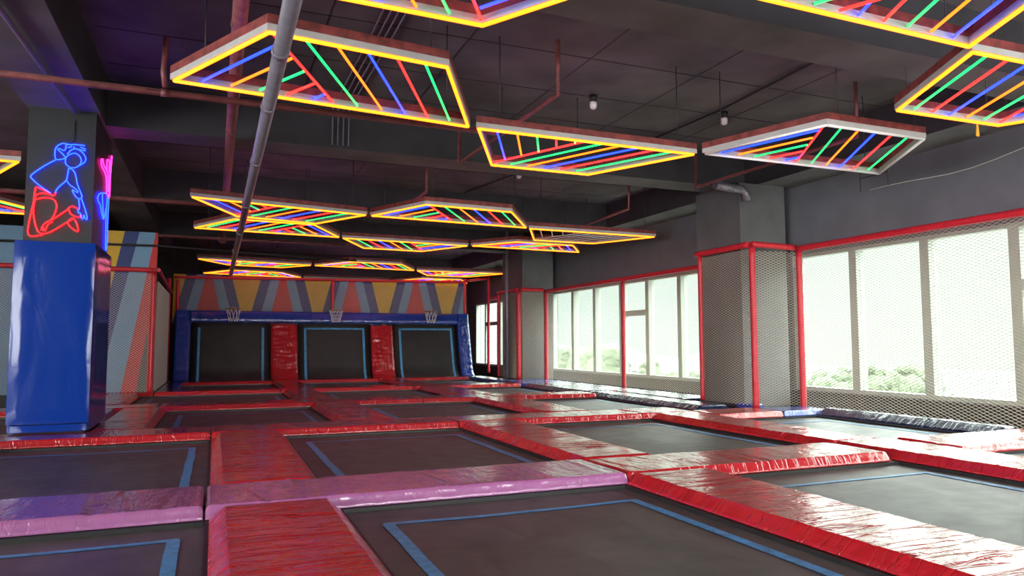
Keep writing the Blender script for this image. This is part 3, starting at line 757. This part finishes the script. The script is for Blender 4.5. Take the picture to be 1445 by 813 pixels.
pipe([(6.6, 13.1, 5.17), (6.5, 15., 5.15), (6.0, 18., 5.17)], .018, M['cable'], 'black cable along the ceiling above the second chain', 'cable', 'hanging_cable', None, n=6)
pipe([(-.9, 6.5, 5.17), (-.2, 7.9, 5.17), (1.6, 8.15, 5.17)], .02, M['cable'], 'black cable across the dark ceiling at the upper left', 'cable', 'hanging_cable', None, n=6)
for k in range(4):
    x = 1.75+.09*k
    pipe([(x, 6.45, 5.18), (x+.02, 9., 5.18), (x, 12.25, 5.18), (x, 12.27, 4.55)], .012, M['pipe_grey'], 'one of four thin parallel conduits above the big left light frame', 'conduit', 'hanging_conduit', 'parallel conduits on the ceiling', n=6)
pipe([(9.75, 6.6, 5.17), (9.9, 6.47, 4.9), (9.93, 6.43, 4.46)], .012, M['cable'], 'black cable dropping from the dark beam at the upper right', 'cable', 'hanging_cable', None, n=6)
b = MB(); b.prism([(8.70, 3.76), (8.755, 3.76), (8.745, 3.89), (8.725, 3.935)], 1, 6.02, 6.03)
o = b.build('hanging_tag', M['p_yellow'], None, (8.73, 6.025, 3.93)); fixn(o); tag(o, 'small yellow tag hanging below the frame at the right picture edge', 'tag')
# thin wire on the charcoal wall
pts = [(XW-.02, 9.9-.4*k, 4.02+.16*((k-2.5)/5.5)**2+.03*math.sin(k)) for k in range(9)]
pipe(pts, .006, M['whitenet'], 'thin pale wire sagging across the charcoal wall above the near windows', 'wire', 'hanging_wire', None, n=5)
def bracket(y, z, label):
    b = MB(); b.tube([(XW-.25, y-.3, z), (XW-.25, y+.3, z)], .01, 5)
    for s in (-.3, .3): b.tube([(XW-.25, y+s, z-.25), (XW-.25, y+s, ZC-.7)], .008, 5)
    o = b.build('rod_mount', M['rod'], None, (XW-.25, y, z)); tag(o, label, 'bracket', 'small rod brackets')
bracket(9.6, 4.25, 'small thin rod bracket on the charcoal wall below the unlit frame')

# ------------------------------------------------------------------ nets with red foam posts
PX = 10.6; PZ = 3.05
def post(x, y, z0, z1, label, r=.055):
    b = MB(); n = max(4, int((z1-z0)/.12)); pts = [(x, y, z0+(z1-z0)*i/n) for i in range(n+1)]
    b.tube(pts, [r*(1+.035*math.sin(i*2.1)) for i in range(n+1)], 12)
    o = b.build('net_post', M['foam'], None, (x, y, z0)); return tag(o, label, 'post', 'red foam net posts')
def rail(p, q, label, r=.055):
    p, q = Vector(p), Vector(q); n = max(4, int((q-p).length/.15))
    b = MB(); b.tube([p+(q-p)*i/n for i in range(n+1)], [r*(1+.03*math.sin(i*1.7)) for i in range(n+1)], 12)
    o = b.build('net_rail', M['foam'], None, tuple(p)); return tag(o, label, 'rail', 'red foam net rails')
def net(p, q, z0, z1, label, cw=.115, ch=.05, r=.0042, m='net', lean=0.):
    """diamond net between two floor points; straight diagonal cords in both directions"""
    p, q = Vector((*p, 0)), Vector((*q, 0)); Lg = (q-p).length; e = (q-p)/Lg; nn = Vector((-e.y, e.x, 0)); H = z1-z0
    b = MB()
    k = cw/ch                  # run per rise
    run = H*k
    for sgn in (1, -1):
        s = -run
        while s < Lg:
            # cord: u = s + k*h for sgn 1, mirrored otherwise
            h0 = max(0., -s/k); h1 = min(H, (Lg-s)/k)
            if h1 > h0+1e-4:
                ua, ub = s+k*h0, s+k*h1
                if sgn < 0: ua, ub = Lg-ua, Lg-ub
                off = nn*(.002*sgn)
                A = p+e*ua+off; B = p+e*ub+off
                b.tube([(A.x, A.y, z0+h0), (B.x, B.y, z0+h1)], r, 3, cap=False)
            s += cw
    mid = (p+q)/2
    o = b.build('hanging_net', M[m], None, (mid.x, mid.y, z0)); return tag(o, label, 'net', 'diamond safety nets')
# near bay
post(PX, 11.02, -.25, PZ-.065, 'red foam post where the near net meets the column net', .06)
post(PX, 3.4, -.25, PZ-.065, 'red foam post of the near net beyond the right picture edge', .06)
rail((PX, 3.3, PZ), (PX, 11.1, PZ), 'red foam rail above the near window bay', .06)
net((PX, 3.48), (PX, 10.96), -.1, PZ-.07, 'diamond safety net in front of the near window bay')
# round the near column
CX = 9.62
post(CX, 11.22, -.08, PZ+.005, 'thick red foam post at the front corner of the netted near column', .06)
post(CX, 12.85, -.0, PZ+.0, 'thin red foam post on the hidden side of the netted near column', .05)
rail((PX-.09, 11.045, PZ+.02), (CX, 11.22, PZ+.07), 'short red foam rail across the front of the near column', .058)
rail((CX, 11.3, PZ+.07), (CX, 13.0, PZ+.06), 'red foam rail along the left side of the near column', .06)
net((CX+.08, 11.215), (PX-.06, 11.04), -.0, PZ-.06, 'safety net across the front of the near column')
net((CX, 12.8), (CX, 11.28), -.0, PZ-.02, 'safety net along the left side of the near column')
# far bay
rail((PX, 13.3, PZ-.05), (PX, 22.9, PZ-.05), 'red foam rail above the far window bay', .06)
post(PX, 17.7, -.1, PZ-.115, 'red foam post in the middle of the far window bay', .06)
post(PX, 22.82, -.1, PZ-.115, 'red foam post at the left end of the far window bay', .07)
net((PX, 13.3), (PX, 17.63), -.0, PZ-.13, 'safety net over the right half of the far window bay', r=.0045)
net((PX, 17.77), (PX, 22.73), -.0, PZ-.13, 'safety net over the left half of the far window bay', r=.0045)
# far column
post(CX, 22.95, -.0, PZ-.07, 'red foam post at the front corner of the far netted column', .08)
post(CX, 24.8, -.0, PZ-.07, 'thin red foam post at the left of the far netted column', .06)
rail((PX-.08, 22.84, PZ), (CX+.08, 22.95, PZ), 'short red foam rail in front of the far column', .065)
rail((CX, 23.05, PZ), (CX, 24.9, PZ), 'short red foam rail on the left side of the far column', .065)
net((CX+.1, 22.95), (PX-.1, 22.84), 0., PZ-.08, 'safety net in front of the far column', r=.005)
net((CX, 24.7), (CX, 23.05), 0., PZ-.08, 'safety net on the left side of the far column', r=.005)
# behind the far column
post(10.55, 28.4, .0, 4.0, 'red foam post between the end windows behind the trampoline wall', .06)
rail((PX, 25.0, PZ), (10.56, 28.28, PZ), 'red foam rail above the end windows beyond the far column', .06)
post(9.0, 26.88, 2.375, 3.72, 'red foam post at the right top of the painted far wall', .055)
rail((9.16, 26.95, 3.66), (10.42, 28.31, 3.9), 'slanting red foam rail right of the painted far wall', .05)
# far painted wall nets
post(-1.45, 26.8, .0, 3.4, 'red foam post at the left end of the trampoline wall', .07)
post(-1.18, 26.94, 2.34, 3.38, 'second red foam post at the top left of the painted far wall', .06)
post(3.95, 26.93, 2.36, 3.46, 'short red foam post above the middle hoop', .06)
rail((-1.3, 27.02, 3.47), (9.05, 27.02, 3.6), 'long red foam rail along the top of the painted far wall', .05)
net((-1.2, 27.14), (9.15, 27.14), 2.36, 3.44, 'safety net in front of the painted far wall', cw=.09, ch=.075, r=.004, m='net')
# left striped mural net
rail((-7.4, 20.5, 3.08), (-1.45, 20.5, 3.08), 'red foam rail in front of the left striped mural', .06)
post(-1.46, 20.5, -.0, 3.02, 'red foam post at the right end of the striped mural', .045)
net((-7.4, 20.5), (-1.52, 20.5), .012, 2.99, 'pale safety net in front of the left striped mural', cw=.085, ch=.06, r=.0038, m='whitenet')
rail((-1.37, 20.62, 3.1), (-1.37, 26.7, 2.92), 'red foam rail along the top of the pale curtain', .05)
net((-1.38, 20.62), (-1.38, 25.9), 0., 2.82, 'white safety net along the pale curtain', cw=.1, ch=.08, r=.005, m='whitenet')

# ------------------------------------------------------------------ basketball hoops
def hoop(x, label):
    t = thing('basketball_hoop', (x, 26.62, 2.38), label, 'basketball hoop', 'hoops above the trampoline wall')
    rr = .235; cy = 26.36
    b = MB(); b.tube([(x+rr*math.cos(a), cy+rr*math.sin(a), 2.40) for a in [2*math.pi*i/28 for i in range(28)]], .016, 7, closed=True); rm = sub(t, 'rim', b, M['hoop'])
    b = MB(); b.box(x-.05, x+.05, cy+rr, 26.86, 2.385, 2.415); b.box(x-.09, x+.09, 26.80, 26.86, 2.37, 2.47); sub(t, 'bracket', b, M['hoop'])
    b = MB(); k = 10
    for i in range(k):
        for s in (1, -1):
            pts = []
            for j in range(5):
                f = j/4; a = 2*math.pi*(i+s*f*.9)/k; r = rr*(1-.42*f); pts.append((x+r*math.cos(a), cy+r*math.sin(a), 2.39-.42*f))
            b.tube(pts, .0085, 4)
    sub(rm, 'net', b, M['hoopnet'])
hoop(.58, 'left basketball hoop above the left wall trampoline')
hoop(4.0, 'middle basketball hoop below the short red post')
hoop(7.5, 'right basketball hoop above the right wall trampoline')

# ------------------------------------------------------------------ outside
b = MB(); b.box(XW+6, 260, -160, 260, -9.4, -9.); o = b.build('ground_outside', M['ground_out']); o['kind'] = 'structure'
b = MB(); n = 160; vs = []
for i in range(n+1):
    y = 180+265*i/n; x = 165+12*math.sin(i*.1)
    h = -1.2+7.5*noise.noise((i*.045, 3., 0))+1.6*noise.noise((i*.3, 7., 0)); h = -9.+(h+9.)*min(1, i/30, (n-i)/30)
    vs += [(x-14, y, -9.2), (x-2, y, h-1), (x, y, h), (x+4, y, h-1), (x+16, y, -9.2)]
b.add(vs, [(i*5+j, i*5+j+1, (i+1)*5+j+1, (i+1)*5+j) for i in range(n) for j in range(4)], True)
o = b.build('hills', M['hill']); o['kind'] = 'structure'
import bmesh
def tree(x, y, top, w, label):
    t = thing('hazy_tree', (x, y, -9), label, 'tree', 'trees in the haze outside')
    b = MB(); b.tube([(x, y, -9), (x+.1, y, -5), (x, y+.1, top-2)], [.3, .22, .08], 8); sub(t, 'trunk', b, M['trunk'])
    bm = bmesh.new()
    for k in range(46):
        d = Vector((random.gauss(0,1), random.gauss(0,1), random.gauss(0,1))).normalized()*random.uniform(.55, 1.)
        c = Vector((x+d.x*w*.40, y+d.y*w*.40, top-w*.48+d.z*w*.42)); r = w*random.uniform(.07, .15)
        ret = bmesh.ops.create_icosphere(bm, subdivisions=3, radius=r)
        for v in ret['verts']:
            e = v.co.normalized(); v.co *= 1+.45*noise.noise(e*4+c)+.4*noise.noise(e*11+c); v.co += c
    ret = bmesh.ops.create_icosphere(bm, subdivisions=3, radius=w*.36)
    for v in ret['verts']: v.co += Vector((x, y, top-w*.5))
    me = bpy.data.meshes.new('crown'); bm.to_mesh(me); bm.free()
    for pgn in me.polygons: pgn.use_smooth = True
    me.materials.append(M['tree']); me.transform(Matrix.Translation((-x, -y, 9)))
    o = bpy.data.objects.new('crown', me); C.objects.link(o); o.parent = t
def at(px, dist):   # bearing from the camera for a tree seen through the windows
    a = math.radians(22.23)+math.atan((px-722.5)/1026.); return dist*math.sin(a), dist*math.cos(a)
for px, d, top, w, lab in (
    (1172, 41, .1, 3.4, 'hazy tree seen through the first near pane beside the red post'),
    (1196, 54, -.4, 3.2, 'hazy tree just left of the first near mullion'),
    (1228, 47, -.05, 2.8, 'hazy rounded tree left in the second near pane'),
    (1284, 42, .15, 3.0, 'hazy tree right in the second near pane, behind the mullion'),
    (1258, 68, -1.2, 3.6, 'low hazy tree between the two rounded trees of the second near pane'),
    (1345, 66, -3.0, 4, 'low hazy treetop in the wide near pane, left half'),
    (1410, 70, -3.6, 4, 'low hazy treetop in the wide near pane, right half'),
    (946, 60, -.9, 3.6, 'low hazy tree in the far bay, one pane left of the thin red post'),
    (978, 74, -1.5, 4., 'hazy tree next to the thin red post in the far bay'),
    (918, 72, -.4, 3., 'slim hazy tree beside the far bay mullion'),
    (851, 54, 1.3, 4.4, 'tallest hazy tree in the far bay, left of the middle red post'),
    (826, 70, .8, 4.4, 'hazy tree in the third far pane from the left'),
    (790, 86, .9, 5., 'faint hazy tree in the leftmost far pane')):
    x, y = at(px, d); tree(x, y, top, w, lab)

# ------------------------------------------------------------------ light, camera
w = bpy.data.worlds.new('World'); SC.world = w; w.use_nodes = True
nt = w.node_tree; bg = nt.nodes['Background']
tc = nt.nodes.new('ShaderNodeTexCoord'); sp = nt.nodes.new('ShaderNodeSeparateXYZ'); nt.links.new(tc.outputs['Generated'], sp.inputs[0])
# overcast sky: boosted overhead and behind the camera to fill the room, dim milky haze low over the trees on the window side
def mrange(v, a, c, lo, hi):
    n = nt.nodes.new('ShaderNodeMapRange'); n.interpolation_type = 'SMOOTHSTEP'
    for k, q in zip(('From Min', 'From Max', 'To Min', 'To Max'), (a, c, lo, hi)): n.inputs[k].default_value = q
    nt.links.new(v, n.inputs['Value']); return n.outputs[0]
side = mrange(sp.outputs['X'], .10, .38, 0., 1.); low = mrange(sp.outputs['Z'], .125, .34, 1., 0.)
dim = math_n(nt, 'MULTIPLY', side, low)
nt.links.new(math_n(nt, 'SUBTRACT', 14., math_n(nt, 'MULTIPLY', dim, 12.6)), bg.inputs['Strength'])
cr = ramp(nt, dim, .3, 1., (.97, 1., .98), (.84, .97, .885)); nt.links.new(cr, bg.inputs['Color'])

cam = bpy.data.cameras.new('camera'); co = bpy.data.objects.new('camera', cam); C.objects.link(co); SC.camera = co
yaw, pit, rol = math.radians(22.23), math.radians(4.37), math.radians(-.109)
f = Vector((math.sin(yaw)*math.cos(pit), math.cos(yaw)*math.cos(pit), math.sin(pit)))
r = Vector((math.cos(yaw), -math.sin(yaw), 0)); u = r.cross(f)
r, u = r*math.cos(rol)+u*math.sin(rol), -r*math.sin(rol)+u*math.cos(rol)
co.matrix_world = Matrix(((r.x,u.x,-f.x,0),(r.y,u.y,-f.y,0),(r.z,u.z,-f.z,1.2),(0,0,0,1)))
cam.sensor_width = 36.; cam.lens = 36.*1026./1445.; cam.clip_end = 500; cam.clip_start = .05
vs = SC.view_settings; vs.view_transform = 'Standard'; vs.look = 'None'; vs.gamma = 1; vs.use_curve_mapping = False; vs.exposure = .28
SC.cycles.use_denoising = True
SC.cycles.max_bounces = 8; SC.cycles.diffuse_bounces = 4; SC.cycles.transparent_max_bounces = 12
